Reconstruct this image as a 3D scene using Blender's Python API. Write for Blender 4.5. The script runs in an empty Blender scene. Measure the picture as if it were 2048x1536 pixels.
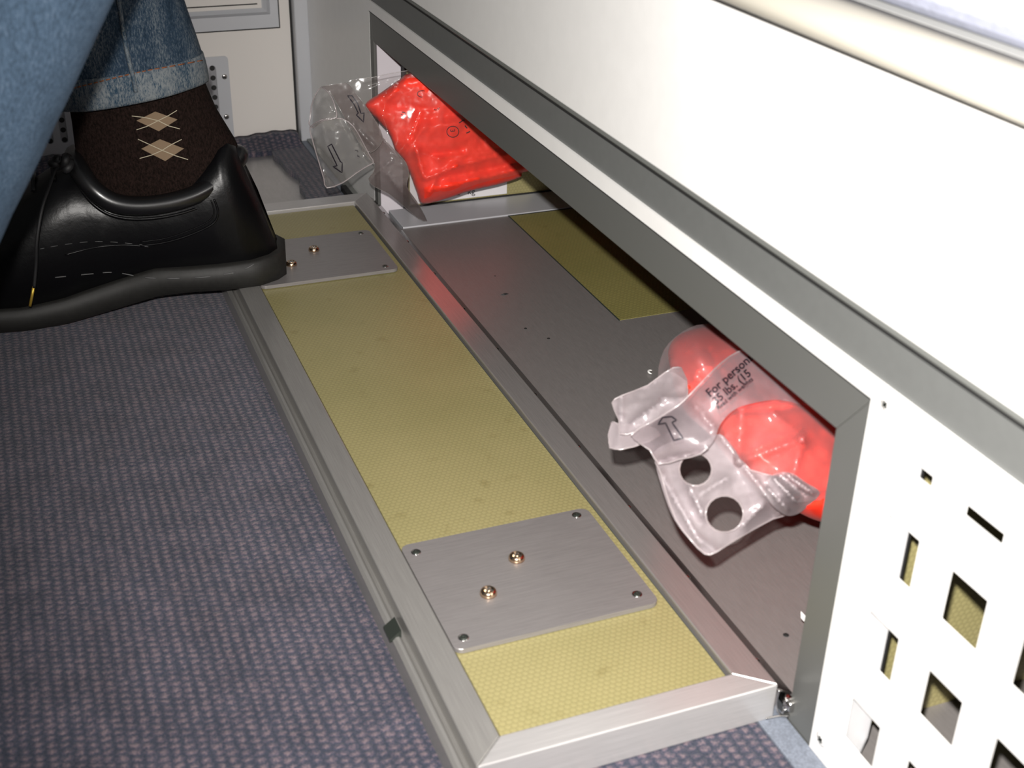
import bpy, bmesh, math, random
import numpy as np
from mathutils import Vector, Matrix, noise
from mathutils.bvhtree import BVHTree
from mathutils.geometry import delaunay_2d_cdt
S = bpy.context.scene
COL = S.collection
rnd = random.Random(4)

# ------------------------------------------------------------------ camera
CP = Vector((-.311852571, -.401820285, .454701638))
YAW, PIT, ROL, FPX = .388349235, .497374985, .0251315505, 2557.54139
FW = Vector((math.sin(YAW)*math.cos(PIT), math.cos(YAW)*math.cos(PIT), -math.sin(PIT)))
RT0 = Vector((math.cos(YAW), -math.sin(YAW), 0)); UP0 = RT0.cross(FW)
RT = RT0*math.cos(ROL) + UP0*math.sin(ROL); UP = UP0*math.cos(ROL) - RT0*math.sin(ROL)
cd = bpy.data.cameras.new('camera'); cam = bpy.data.objects.new('camera', cd); COL.objects.link(cam)
m = Matrix((RT, UP, -FW)).transposed().to_4x4(); m.translation = CP
cam.matrix_world = m
cd.sensor_width = 36; cd.lens = FPX/2048*36; cd.clip_start = .02; cd.clip_end = 30
cd.dof.use_dof = True; cd.dof.focus_distance = 1.0; cd.dof.aperture_fstop = 15
S.camera = cam
# ------------------------------------------------------------------ light
w = bpy.data.worlds.new('cabin_ambient'); S.world = w; w.use_nodes = True
w.node_tree.nodes['Background'].inputs[0].default_value = (.95, .97, 1, 1)
w.node_tree.nodes['Background'].inputs[1].default_value = .085
fl = bpy.data.lights.new('camera_flash', 'SPOT'); fl.shadow_soft_size = .006; fl.spot_size = math.radians(86); fl.spot_blend = 1
fl.energy = 52.0; fl.color = (1, .965, .925)
fo = bpy.data.objects.new('camera_flash', fl); COL.objects.link(fo)
aim = (FW + RT*.20 - UP*.04).normalized()
mm = aim.to_track_quat('-Z', 'Y').to_matrix().to_4x4(); mm.translation = CP + UP*.038 - RT*.009 - FW*.005; fo.matrix_world = mm
S.view_settings.view_transform = 'Standard'; S.view_settings.look = 'None'
S.view_settings.exposure = 0; S.view_settings.gamma = 1; S.view_settings.use_curve_mapping = False

def ray(px, py): return FW + RT*((px-1024)/FPX) - UP*((py-768)/FPX)
def hit(px, py, ax, val):
    d = ray(px, py); return CP + d*((val-CP[ax])/d[ax])
class Plane:
    def __init__(s, p, n): s.n = Vector(n).normalized(); s.d = s.n.dot(Vector(p))
    def at(s, px, py, h=0):
        d = ray(px, py); return CP + d*((s.d+h-s.n.dot(CP))/s.n.dot(d))

# ------------------------------------------------------------------ materials
def mat(name, col, rough=.5, metal=0, spec=.5, coat=0):
    M = bpy.data.materials.new(name); M.use_nodes = True
    b = M.node_tree.nodes['Principled BSDF']
    b.inputs['Base Color'].default_value = (*col, 1); b.inputs['Roughness'].default_value = rough
    b.inputs['Metallic'].default_value = metal; b.inputs['Specular IOR Level'].default_value = spec
    b.inputs['Coat Weight'].default_value = coat; b.inputs['Coat Roughness'].default_value = .1
    return M
def nd(M, t, **k):
    n = M.node_tree.nodes.new(t)
    for a, v in k.items(): setattr(n, a, v)
    return n
def lk(M, a, b): M.node_tree.links.new(a, b)
def coords(M, scale=(1, 1, 1), rot=(0, 0, 0), loc=(0, 0, 0)):
    tc = nd(M, 'ShaderNodeTexCoord'); mp = nd(M, 'ShaderNodeMapping'); lk(M, tc.outputs['Object'], mp.inputs[0])
    mp.inputs['Scale'].default_value = scale; mp.inputs['Rotation'].default_value = rot; mp.inputs['Location'].default_value = loc
    return mp.outputs[0]
def ramp(M, fac, stops):
    r = nd(M, 'ShaderNodeValToRGB'); e = r.color_ramp.elements
    while len(e) < len(stops): e.new(.5)
    for x, (p, c) in zip(e, stops): x.position = p; x.color = (*c, 1)
    lk(M, fac, r.inputs[0]); return r.outputs[0]
def bump(M, h, strength, dist):
    b = nd(M, 'ShaderNodeBump'); b.inputs['Strength'].default_value = strength; b.inputs['Distance'].default_value = dist
    lk(M, h, b.inputs['Height']); lk(M, b.outputs[0], M.node_tree.nodes['Principled BSDF'].inputs['Normal'])
def noise_tex(M, vec, scale, detail=2, rough=.5):
    n = nd(M, 'ShaderNodeTexNoise'); n.inputs['Scale'].default_value = scale; n.inputs['Detail'].default_value = detail
    n.inputs['Roughness'].default_value = rough; lk(M, vec, n.inputs['Vector']); return n.outputs[0]
def math_(M, op, a, b=None):
    n = nd(M, 'ShaderNodeMath', operation=op)
    for i, x in enumerate((a, b)):
        if x is None: continue
        if isinstance(x, (int, float)): n.inputs[i].default_value = x
        else: lk(M, x, n.inputs[i])
    return n.outputs[0]
def BS(M): return M.node_tree.nodes['Principled BSDF']
def grainy(name, col, var, scale, **k):
    M = mat(name, col, **k); n = noise_tex(M, coords(M), scale, 3)
    c = ramp(M, n, [(.3, tuple(x*(1-var) for x in col)), (.7, tuple(min(1, x*(1+var)) for x in col))])
    lk(M, c, BS(M).inputs['Base Color']); return M

def brushed(name, col, rough, metal=.85, stretch=(60, 1, 60), amt=.12, sc=30):
    M = mat(name, col, rough, metal)
    n = noise_tex(M, coords(M, stretch), sc, 3, .7)
    c = ramp(M, n, [(.3, tuple(x*(1-amt) for x in col)), (.7, tuple(x*(1+amt) for x in col))])
    lk(M, c, BS(M).inputs['Base Color'])
    r = nd(M, 'ShaderNodeMapRange'); r.inputs['To Min'].default_value = rough*.85; r.inputs['To Max'].default_value = rough*1.2
    lk(M, n, r.inputs[0]); lk(M, r.outputs[0], BS(M).inputs['Roughness']); return M
ALU_SHADE = brushed('anodised_aluminium_shaded', (.32, .31, .295), .30, .45)  # left rail: its weaker light is put into this darker base colour
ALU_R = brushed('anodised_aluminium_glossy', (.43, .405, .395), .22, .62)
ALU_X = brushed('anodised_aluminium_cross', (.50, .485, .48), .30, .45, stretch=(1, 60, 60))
ALU_D = mat('dark_anodised_frame', (.150, .153, .145), .42, .35)
PLATE = brushed('brushed_plate', (.275, .258, .255), .36, .4, stretch=(2, 50, 50), sc=25)
FLOORM = brushed('bay_floor_metal', (.25, .232, .225), .40, .35, stretch=(30, 3, 30), amt=.08)
SUBF = brushed('exposed_metal_plate', (.42, .41, .41), .36, .6, stretch=(8, 2, 8), amt=.1)
STEEL = mat('polished_steel', (.6, .58, .56), .15, 1)
HINGE = mat('dark_hinge_steel', (.20, .185, .18), .16, .9)
BRASS = mat('passivated_screw', (.85, .62, .42), .2, 1)
BLACK = mat('black_recess', (.012, .012, .012), .7)
DARKM = mat('dark_rivet', (.06, .07, .06), .35, .6)
WHITE = grainy('white_enamel', (.83, .82, .80), .015, 90, rough=.32)
WHITE_D = grainy('grey_white_enamel', (.50, .50, .475), .015, 90, rough=.4)
CREAM = mat('cream_wall_laminate', (.78, .74, .70), .35)
BACKM = mat('backing_enamel', (.60, .60, .61), .3)
WSILV = mat('silver_white_trim', (.58, .59, .62), .38, .25)
PERF = mat('perforated_grey', (.34, .34, .36), .4, .3)
WPINK = mat('white_bracket', (.68, .64, .68), .45)
CHAN = grainy('grey_channel', (.125, .129, .125), .03, 200, rough=.45)
CHAN_L = mat('grey_lip', (.15, .155, .145), .4)
CREAMB = mat('cream_bumper', (.42, .395, .335), .45)
LABEL = mat('label_paper', (.72, .70, .72), .6)
INK = mat('black_ink', (.015, .012, .02), .5)
SEAL = grainy('blue_grey_vinyl', (.17, .19, .23), .25, 900, rough=.6)
YEL_EDGE = mat('honeycomb_edge', (.02, .03, .025), .6)

def honeycomb(name, col, dark):
    M = mat(name, col, .42); v = coords(M)
    vo = nd(M, 'ShaderNodeTexVoronoi', feature='DISTANCE_TO_EDGE'); vo.inputs['Scale'].default_value = 1
    vo.inputs['Randomness'].default_value = 0
    # hexagonal cells: sheared unit lattice
    sx = nd(M, 'ShaderNodeSeparateXYZ'); lk(M, v, sx.inputs[0])
    cell = .0034
    def hexd(off):
        ux = math_(M, 'ADD', math_(M, 'DIVIDE', sx.outputs[0], cell), off)
        uy = math_(M, 'ADD', math_(M, 'DIVIDE', math_(M, 'ADD', sx.outputs[1], sx.outputs[2]), cell*1.732), off)
        fx = math_(M, 'SUBTRACT', math_(M, 'FRACT', ux), .5); fy = math_(M, 'MULTIPLY', math_(M, 'SUBTRACT', math_(M, 'FRACT', uy), .5), 1.732)
        return math_(M, 'SQRT', math_(M, 'ADD', math_(M, 'MULTIPLY', fx, fx), math_(M, 'MULTIPLY', fy, fy)))
    d = math_(M, 'MINIMUM', hexd(0), hexd(.5))
    n = noise_tex(M, v, 14, 3)
    n2 = noise_tex(M, v, 60, 2)
    c1 = ramp(M, d, [(.3, col), (.58, dark)])
    mix = nd(M, 'ShaderNodeMix', data_type='RGBA', blend_type='MULTIPLY'); mix.inputs[0].default_value = 1
    lk(M, c1, mix.inputs[6]); lk(M, ramp(M, n, [(.25, (.88, .90, .86)), (.6, (1, 1, 1))]), mix.inputs[7])
    mx2 = nd(M, 'ShaderNodeMix', data_type='RGBA', blend_type='MULTIPLY'); mx2.inputs[0].default_value = 1
    lk(M, mix.outputs[2], mx2.inputs[6]); lk(M, ramp(M, n2, [(.2, (.8, .78, .72)), (.36, (1, 1, 1))]), mx2.inputs[7])
    lk(M, mx2.outputs[2], BS(M).inputs['Base Color'])
    bump(M, math_(M, 'MULTIPLY', d, -1), .35, .0006); return M
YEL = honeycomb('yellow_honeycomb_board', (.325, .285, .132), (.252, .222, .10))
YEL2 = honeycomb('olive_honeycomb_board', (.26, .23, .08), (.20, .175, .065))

def carpet():
    M = mat('ribbed_carpet', (.07, .075, .11), .95, 0, .1)
    v = coords(M, (1, 1, 1)); sx = nd(M, 'ShaderNodeSeparateXYZ'); lk(M, v, sx.inputs[0])
    n0 = noise_tex(M, v, 190, 3, .7)
    rx = .0062; ry = .0047
    ux = math_(M, 'DIVIDE', math_(M, 'ADD', sx.outputs[0], math_(M, 'MULTIPLY', n0, .0052)), rx)
    row = math_(M, 'FLOOR', ux)
    uy = math_(M, 'ADD', math_(M, 'DIVIDE', math_(M, 'ADD', sx.outputs[1], math_(M, 'MULTIPLY', noise_tex(M, v, 260, 2, .7), .0050)), ry), math_(M, 'MULTIPLY', row, .5))
    fx = math_(M, 'SUBTRACT', math_(M, 'FRACT', ux), .5); fy = math_(M, 'SUBTRACT', math_(M, 'FRACT', uy), .5)
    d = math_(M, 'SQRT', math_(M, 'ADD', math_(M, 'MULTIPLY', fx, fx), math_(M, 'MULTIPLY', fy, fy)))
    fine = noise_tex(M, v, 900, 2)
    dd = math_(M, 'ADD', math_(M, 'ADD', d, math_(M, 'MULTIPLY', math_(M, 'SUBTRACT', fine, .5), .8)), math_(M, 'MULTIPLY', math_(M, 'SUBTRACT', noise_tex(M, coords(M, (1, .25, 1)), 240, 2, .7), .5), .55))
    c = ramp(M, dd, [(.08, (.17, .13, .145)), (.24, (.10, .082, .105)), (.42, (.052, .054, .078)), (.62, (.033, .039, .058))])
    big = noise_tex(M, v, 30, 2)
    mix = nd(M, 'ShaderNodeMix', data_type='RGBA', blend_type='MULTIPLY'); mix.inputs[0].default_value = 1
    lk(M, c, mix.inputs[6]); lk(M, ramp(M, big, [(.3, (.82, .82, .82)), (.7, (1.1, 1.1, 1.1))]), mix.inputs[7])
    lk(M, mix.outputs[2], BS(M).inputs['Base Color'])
    BS(M).inputs['Sheen Weight'].default_value = .15
    bump(M, math_(M, 'SUBTRACT', math_(M, 'MULTIPLY', fine, .5), d), .7, .0014); return M
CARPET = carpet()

def denim(name, base, light, sc=260, fade=.5):
    M = mat(name, base, .9, 0, .15); v = coords(M)
    a = noise_tex(M, coords(M, (1, 1, .35)), sc*4, 2, .8); b = noise_tex(M, coords(M, (1, 1, .3)), 55, 4, .7)
    s = math_(M, 'ADD', math_(M, 'MULTIPLY', a, .75), math_(M, 'MULTIPLY', b, fade))
    c = ramp(M, s, [(.42, tuple(x*.55 for x in base)), (.6, base), (.82, light)])
    lk(M, c, BS(M).inputs['Base Color']); bump(M, a, .3, .0006); return M
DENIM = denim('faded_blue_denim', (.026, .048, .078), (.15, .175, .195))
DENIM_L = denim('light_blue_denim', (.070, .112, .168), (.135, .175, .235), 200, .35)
HEM = denim('worn_denim_hem', (.030, .06, .095), (.20, .22, .23), 240, .7)
SOCK = mat('brown_knit_sock', (.020, .011, .008), .95, 0, .08)
_n = noise_tex(SOCK, coords(SOCK, (1, 1, .5)), 700, 2, .8)
lk(SOCK, ramp(SOCK, _n, [(.35, (.006, .004, .003)), (.65, (.022, .013, .011))]), BS(SOCK).inputs['Base Color']); bump(SOCK, _n, .5, .0005)
TAN = mat('tan_knit', (.23, .165, .108), .95, 0, .1)
CRM = mat('cream_yarn', (.46, .41, .30), .9)
LEATHER = mat('black_leather', (.003, .003, .0035), .33, 0, .30, 0)
LEATHER_C = mat('padded_leather', (.006, .006, .0065), .3, 0, .7, .2)
_n = noise_tex(LEATHER, coords(LEATHER), 120, 4, .6); bump(LEATHER, _n, .12, .002)
RUBBER = grainy('black_rubber_sole', (.013, .0125, .011), .2, 300, rough=.6)
LACEM = mat('black_lace', (.012, .012, .013), .6)
GOLD = mat('gold_aglet', (.75, .5, .08), .35, .7)
ORTHR = mat('orange_thread', (.26, .085, .03), .8)
SKIN = mat('skin', (.55, .36, .27), .6)
CUSH = grainy('pale_blue_fabric', (.36, .38, .48), .12, 300, rough=.9)

RED = mat('fluorescent_red_fabric', (1.0, .045, .022), .38, 0, .45)
BS(RED).inputs['Emission Color'].default_value = (0, 0, 0, 1)
_n = noise_tex(RED, coords(RED), 14, 1); bump(RED, _n, .2, .003)

def plastic(name, milk, body=(.80, .78, .78), gl=.14, rough=.12, bumpy=.25, tr=(.97, .97, .965)):
    M = bpy.data.materials.new(name); M.use_nodes = True; nt = M.node_tree
    for n in list(nt.nodes):
        if n.type != 'OUTPUT_MATERIAL': nt.nodes.remove(n)
    out = [n for n in nt.nodes][0]
    T = nd(M, 'ShaderNodeBsdfTransparent'); T.inputs[0].default_value = (*tr, 1)
    D = nd(M, 'ShaderNodeBsdfDiffuse'); D.inputs[0].default_value = (*body, 1)
    TL = nd(M, 'ShaderNodeBsdfTranslucent'); TL.inputs[0].default_value = (*body, 1)
    G = nd(M, 'ShaderNodeBsdfGlossy'); G.inputs[0].default_value = (1, 1, 1, 1); G.inputs['Roughness'].default_value = rough
    mb = nd(M, 'ShaderNodeMixShader'); mb.inputs[0].default_value = .25; lk(M, D.outputs[0], mb.inputs[1]); lk(M, TL.outputs[0], mb.inputs[2])
    lw = nd(M, 'ShaderNodeLayerWeight'); lw.inputs[0].default_value = .35
    f = math_(M, 'MINIMUM', math_(M, 'ADD', math_(M, 'MULTIPLY', math_(M, 'POWER', lw.outputs['Facing'], 3), .6), milk), 1)
    m1 = nd(M, 'ShaderNodeMixShader'); lk(M, f, m1.inputs[0]); lk(M, T.outputs[0], m1.inputs[1]); lk(M, mb.outputs[0], m1.inputs[2])
    m2 = nd(M, 'ShaderNodeMixShader'); m2.inputs[0].default_value = gl; lk(M, m1.outputs[0], m2.inputs[1]); lk(M, G.outputs[0], m2.inputs[2])
    lk(M, m2.outputs[0], out.inputs[0])
    n = noise_tex(M, coords(M), 22, 1, .4); b = nd(M, 'ShaderNodeBump'); b.inputs['Strength'].default_value = bumpy; b.inputs['Distance'].default_value = .003
    lk(M, n, b.inputs['Height'])
    for x in (D, TL, G): lk(M, b.outputs[0], x.inputs['Normal'])
    return M
BAGM = plastic('milky_plastic', .70, (.47, .41, .43), .055, .26, .12)
BAGM_T = plastic('milky_plastic_thin', .20, (.60, .5, .52), .045, .24, .1)
BAGM_L = plastic('milky_plastic_label', .56, (.36, .30, .32), .03, .3, .1)
BAGC = plastic('clear_plastic', .26, (.42, .40, .39), .06, .2, .1)
BAGC_T = plastic('clear_plastic_thin', .07, (.5, .4, .4), .06, .2, .1)
BAGC_L = plastic('smoky_plastic', .72, (.20, .17, .165), .03, .3, .1)
SEAM = plastic('plastic_weld', .45, (.62, .55, .56), .08, .25)

# ------------------------------------------------------------------ helpers
def tag(o, label=None, cat=None, group=None, kind=None):
    for k, v in (('label', label), ('category', cat), ('group', group), ('kind', kind)):
        if v: o[k] = v
    return o
def empty(name, loc=(0, 0, 0), **k):
    o = bpy.data.objects.new(name, None); COL.objects.link(o); o.location = loc; o.empty_display_size = .05
    return tag(o, **k)
def link(name, me, M, parent=None, smooth=False, **k):
    o = bpy.data.objects.new(name, me); COL.objects.link(o)
    if M is not None and not me.materials: me.materials.append(M)
    if smooth:
        for p in me.polygons: p.use_smooth = True
    if parent is not None:
        o.parent = parent; o.matrix_parent_inverse = Matrix.Translation(-world_loc(parent))
    return tag(o, **k)
def world_loc(p):
    return Vector((0, 0, 0)) if p.type == 'MESH' else p.location
def mesh(name, V, F, M, parent=None, smooth=False, **k):
    me = bpy.data.meshes.new(name); me.from_pydata([tuple(v) for v in V], [], F); me.update()
    return link(name, me, M, parent, smooth, **k)
def from_bm(name, bm, M, parent=None, smooth=False, **k):
    bmesh.ops.recalc_face_normals(bm, faces=bm.faces)
    me = bpy.data.meshes.new(name); bm.to_mesh(me); bm.free()
    return link(name, me, M, parent, smooth, **k)
def prism(name, poly, z0, z1, M, parent=None, bev=0, seg=2, axis=2, **k):
    """poly extruded; axis 2: poly is xy; 0: poly is yz, extruded along x; 1: poly is xz, along y"""
    bm = bmesh.new()
    def P(a, b, c): return {2: (a, b, c), 0: (c, a, b), 1: (a, c, b)}[axis]
    A = [bm.verts.new(P(a, b, z0)) for a, b in poly]; B = [bm.verts.new(P(a, b, z1)) for a, b in poly]
    n = len(poly); bm.faces.new(A); bm.faces.new(B)
    for i in range(n): bm.faces.new((A[i], A[(i+1) % n], B[(i+1) % n], B[i]))
    if bev: bmesh.ops.bevel(bm, geom=bm.edges[:], offset=bev, segments=seg, affect='EDGES', profile=.5)
    return from_bm(name, bm, M, parent, **k)
def box(name, lo, hi, M, parent=None, bev=0, **k):
    return prism(name, [(lo[0], lo[1]), (hi[0], lo[1]), (hi[0], hi[1]), (lo[0], hi[1])], lo[2], hi[2], M, parent, bev, **k)
def rrect(x0, y0, x1, y1, r, n=5, corners=(1, 1, 1, 1)):
    out = []
    for (cx, cy, a), on in zip(((x0+r, y0+r, 180), (x1-r, y0+r, 270), (x1-r, y1-r, 0), (x0+r, y1-r, 90)), corners):
        if on: out += [(cx+r*math.cos(math.radians(a+90*i/n)), cy+r*math.sin(math.radians(a+90*i/n))) for i in range(n+1)]
        else:
            out.append((x0 if a in (180, 90) else x1, y0 if a in (180, 270) else y1))
    return out
def lathe(name, prof, origin, axis, M, parent=None, n=20, **k):
    """prof: (r, h) pairs; axis: unit vector"""
    ax = Vector(axis).normalized(); u = ax.orthogonal().normalized(); v = ax.cross(u); V = []; F = []
    for r, h in prof:
        for i in range(n):
            a = 2*math.pi*i/n; V.append(Vector(origin) + ax*h + u*(r*math.cos(a)) + v*(r*math.sin(a)))
    for j in range(len(prof)-1):
        for i in range(n): F.append((j*n+i, j*n+(i+1) % n, (j+1)*n+(i+1) % n, (j+1)*n+i))
    F.append(tuple(range(n))[::-1]); F.append(tuple(range((len(prof)-1)*n, len(prof)*n)))
    return mesh(name, V, F, M, parent, True, **k)
def tube_data(pts, r, n=8, closed=False):
    pts = [Vector(p) for p in pts]; V = []; F = []; N = len(pts); u = None
    for i, p in enumerate(pts):
        a = pts[(i-1) % N] if closed or i else p; b = pts[(i+1) % N] if closed or i < N-1 else p
        t = (b-a).normalized()
        if u is None: u = t.orthogonal().normalized()
        u = (u - t*u.dot(t)).normalized(); v = t.cross(u)
        rr = r[i] if isinstance(r, (list, tuple)) else r
        for k in range(n):
            an = 2*math.pi*k/n; V.append(p + u*(rr*math.cos(an)) + v*(rr*math.sin(an)))
    for i in range(N if closed else N-1):
        j = (i+1) % N
        for k in range(n): F.append((i*n+k, i*n+(k+1) % n, j*n+(k+1) % n, j*n+k))
    if not closed: F.append(tuple(range(n))[::-1]); F.append(tuple(range((N-1)*n, N*n)))
    return V, F
def tube(name, pts, r, M, parent=None, n=8, closed=False, **k):
    V, F = tube_data(pts, r, n, closed); return mesh(name, V, F, M, parent, True, **k)
def tubes(name, lists, r, M, parent=None, n=6, closed=False, **k):
    V = []; F = []
    for p in lists:
        a, b = tube_data(p, r, n, closed); o = len(V); V += a; F += [tuple(i+o for i in f) for f in b]
    return mesh(name, V, F, M, parent, True, **k)
def crom(P, n=8, closed=True):
    out = []; N = len(P); rng = range(N if closed else N-1)
    P = [np.array(p, float) for p in P]
    for i in rng:
        if closed: a, b, c, d = P[i-1], P[i], P[(i+1) % N], P[(i+2) % N]
        else: a, b, c, d = P[max(i-1, 0)], P[i], P[i+1], P[min(i+2, N-1)]
        for k in range(n):
            t = k/n; out.append(.5*((2*b)+(-a+c)*t+(2*a-5*b+4*c-d)*t*t+(-a+3*b-3*c+d)*t**3))
    if not closed: out.append(P[-1])
    return out
def rings_mesh(name, rings, M, parent=None, cap=True, **k):
    V = []; F = []; n = len(rings[0])
    for r in rings: V += r
    for j in range(len(rings)-1):
        for i in range(n): F.append((j*n+i, j*n+(i+1) % n, (j+1)*n+(i+1) % n, (j+1)*n+i))
    if cap: F.append(tuple(range(n))[::-1]); F.append(tuple(range((len(rings)-1)*n, len(rings)*n)))
    bm = bmesh.new(); me = bpy.data.meshes.new('t'); me.from_pydata([tuple(v) for v in V], [], F); bm.from_mesh(me); bpy.data.meshes.remove(me)
    return from_bm(name, bm, M, parent, True, **k)
def holed(name, ys, zs, holes, x0, x1, M, parent=None, **k):
    """sheet in the yz plane between x0 and x1 with rectangular openings (y0,y1,z0,z1)"""
    Y = sorted(set([round(v, 6) for v in ys] + [round(v, 6) for h in holes for v in h[:2]])); Z = sorted(set([round(v, 6) for v in zs] + [round(v, 6) for h in holes for v in h[2:]]))
    def solid(i, j):
        if i < 0 or j < 0 or i >= len(Y)-1 or j >= len(Z)-1: return False
        cy = (Y[i]+Y[i+1])/2; cz = (Z[j]+Z[j+1])/2
        return not any(h[0] < cy < h[1] and h[2] < cz < h[3] for h in holes)
    bm = bmesh.new(); cache = {}
    def v(i, j, x):
        q = (i, j, x)
        if q not in cache: cache[q] = bm.verts.new((x, Y[i], Z[j]))
        return cache[q]
    for i in range(len(Y)-1):
        for j in range(len(Z)-1):
            if not solid(i, j): continue
            for x in (x0, x1): bm.faces.new((v(i, j, x), v(i+1, j, x), v(i+1, j+1, x), v(i, j+1, x)))
            for di, dj, a, b in ((-1, 0, (i, j), (i, j+1)), (1, 0, (i+1, j), (i+1, j+1)), (0, -1, (i, j), (i+1, j)), (0, 1, (i, j+1), (i+1, j+1))):
                if not solid(i+di, j+dj): bm.faces.new((v(*a, x0), v(*b, x0), v(*b, x1), v(*a, x1)))
    return from_bm(name, bm, M, parent, **k)
def inside(p, poly):
    x, y = p; c = False; n = len(poly)
    for i in range(n):
        x1, y1 = poly[i]; x2, y2 = poly[(i+1) % n]
        if (y1 > y) != (y2 > y) and x < (x2-x1)*(y-y1)/(y2-y1)+x1: c = not c
    return c
def segd(P, a, b):
    a = np.array(a, float); b = np.array(b, float); d = b-a; t = np.clip(((P-a)@d)/(d@d+1e-9), 0, 1)
    return np.linalg.norm(P-(a+t[:, None]*d), axis=1)
def rbf(ctrl):
    C = np.array([c[:2] for c in ctrl], float); h = np.array([c[2] for c in ctrl], float); n = len(C)
    K = np.sqrt(((C[:, None]-C[None])**2).sum(-1)+25.)
    A = np.zeros((n+3, n+3)); A[:n, :n] = K; A[:n, n] = 1; A[:n, n+1:] = C; A[n, :n] = 1; A[n+1:, :n] = C.T
    A += np.eye(n+3)*1e-6
    wt = np.linalg.lstsq(A, np.concatenate([h, [0, 0, 0]]), rcond=None)[0]
    return lambda P: np.sqrt(((P[:, None]-C[None])**2).sum(-1)+25.)@wt[:n] + wt[n] + P@wt[n+1:]
def sheet(name, outline, ctrl, plane, M, parent=None, holes=(), ridges=(), noi=(0, 30, 0), step=6, pillow=None, sub=4, closed_back=None, hard=False, **k):
    """a crumpled film or padded body: its rim is traced on a plane standing in the bay, its height above that plane is modelled"""
    ol = [tuple(p) for p in (crom(outline, sub) if not hard else outline)]
    hs = [[(cx+rx*math.cos(a+.001), cy+ry*math.sin(a+.001)) for a in [2*math.pi*i/36 for i in range(36)]] for cx, cy, rx, ry in holes]
    pts = list(ol); edges = [(i, (i+1) % len(ol)) for i in range(len(ol))]
    for h in hs:
        o = len(pts); pts += h; edges += [(o+i, o+(i+1) % len(h)) for i in range(len(h))]
    xs = [p[0] for p in ol]; ys = [p[1] for p in ol]; B = np.array(ol); jr = random.Random(7)
    yy = min(ys)
    while yy < max(ys):
        xx = min(xs)
        while xx < max(xs):
            p = (xx+jr.uniform(-1, 1), yy+jr.uniform(-1, 1))
            if inside(p, ol) and ((B-np.array(p))**2).sum(1).min() > (step*.5)**2 and not any(inside(p, h) or ((np.array(h)-np.array(p))**2).sum(1).min() < 6 for h in hs): pts.append(p)
            xx += step
        yy += step
    r = delaunay_2d_cdt([Vector(p) for p in pts], edges, [], 2, 1e-4)
    V2 = np.array([tuple(v) for v in r[0]]); F = [tuple(f) for f in r[2]]
    ctr = [(V2[list(f)].mean(0)) for f in F]
    F = [f for f, c in zip(F, ctr) if inside(c, ol) and not any(inside(c, h) for h in hs)]
    H = rbf(ctrl)(V2) if len(ctrl) > 3 else np.full(len(V2), ctrl[0][2] if ctrl else 0.)
    for a, b, amp, wd in ridges: H = H + amp*np.exp(-segd(V2, a, b)/wd)
    amp, sc, seed = noi
    if amp: H = H + amp*np.array([noise.fractal(Vector((p[0]/sc, p[1]/sc, seed)), .7, 2, 3) for p in V2])
    n0 = len(ol)
    dist = np.full(len(V2), 1e9)
    for i in range(n0): dist = np.minimum(dist, segd(V2, ol[i], ol[(i+1) % n0]))
    verts = []; faces = []
    if pillow:
        th, fall, back = pillow
        prof = np.sqrt(np.clip(1-(1-np.clip(dist/fall, 0, 1))**2, 0, 1))
        verts = [plane.at(p[0], p[1], h + th*q) for p, h, q in zip(V2, H, prof)]
        hb = H*0
        N = len(verts); bverts = [plane.at(p[0], p[1], h - back*q) for p, h, q in zip(V2, H, prof)]
        rim = dist < 1e-3
        idx = {}
        for i in range(N):
            if rim[i]: idx[i] = i
            else: idx[i] = len(verts); verts.append(bverts[i])
        faces = F + [tuple(idx[i] for i in f)[::-1] for f in F]
    else:
        verts = [plane.at(p[0], p[1], h) for p, h in zip(V2, H)]; faces = F
    bm = bmesh.new(); me = bpy.data.meshes.new('t'); me.from_pydata([tuple(v) for v in verts], [], faces); bm.from_mesh(me); bpy.data.meshes.remove(me)
    o = from_bm(name, bm, M, parent, True, **k)
    fn = rbf(ctrl) if len(ctrl) > 3 else (lambda P: np.full(len(P), ctrl[0][2] if ctrl else 0.))
    o_h = lambda px, py: float(fn(np.array([[px, py]]))[0] + sum(a_*np.exp(-segd(np.array([[px, py]]), s_, e_)[0]/w_) for s_, e_, a_, w_ in ridges) + (amp*noise.fractal(Vector((px/sc, py/sc, seed)), .7, 2, 3) if amp else 0))
    return o, o_h, ol, hs
def bvh(objs):
    V = []; F = []
    for o in objs:
        k = len(V); V += [v.co.copy() for v in o.data.vertices]; F += [tuple(i+k for i in p.vertices) for p in o.data.polygons]
    return BVHTree.FromPolygons(V, F)
def on(tree, px, py, off, fallback=None):
    d = ray(px, py).normalized(); l, n, i, t = tree.ray_cast(CP, d)
    if l is None: return fallback
    return l - d*off
def printed(name, polys, tree, M, parent, off=.0006, plane=None, **k):
    """flat print wrapped onto a surface: polys = list of (points2d, faces)"""
    V = []; F = []
    for pts, fs in polys:
        o = len(V); ok = True; tmp = []
        for x, y in pts:
            q = on(tree, x, y, off) if tree else None
            if q is None and plane: q = plane.at(x, y, off)
            if q is None: ok = False; break
            tmp.append(q)
        if ok: V += tmp; F += [tuple(i+o for i in f) for f in fs]
    return mesh(name, V, F, M, parent, **k)
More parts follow.
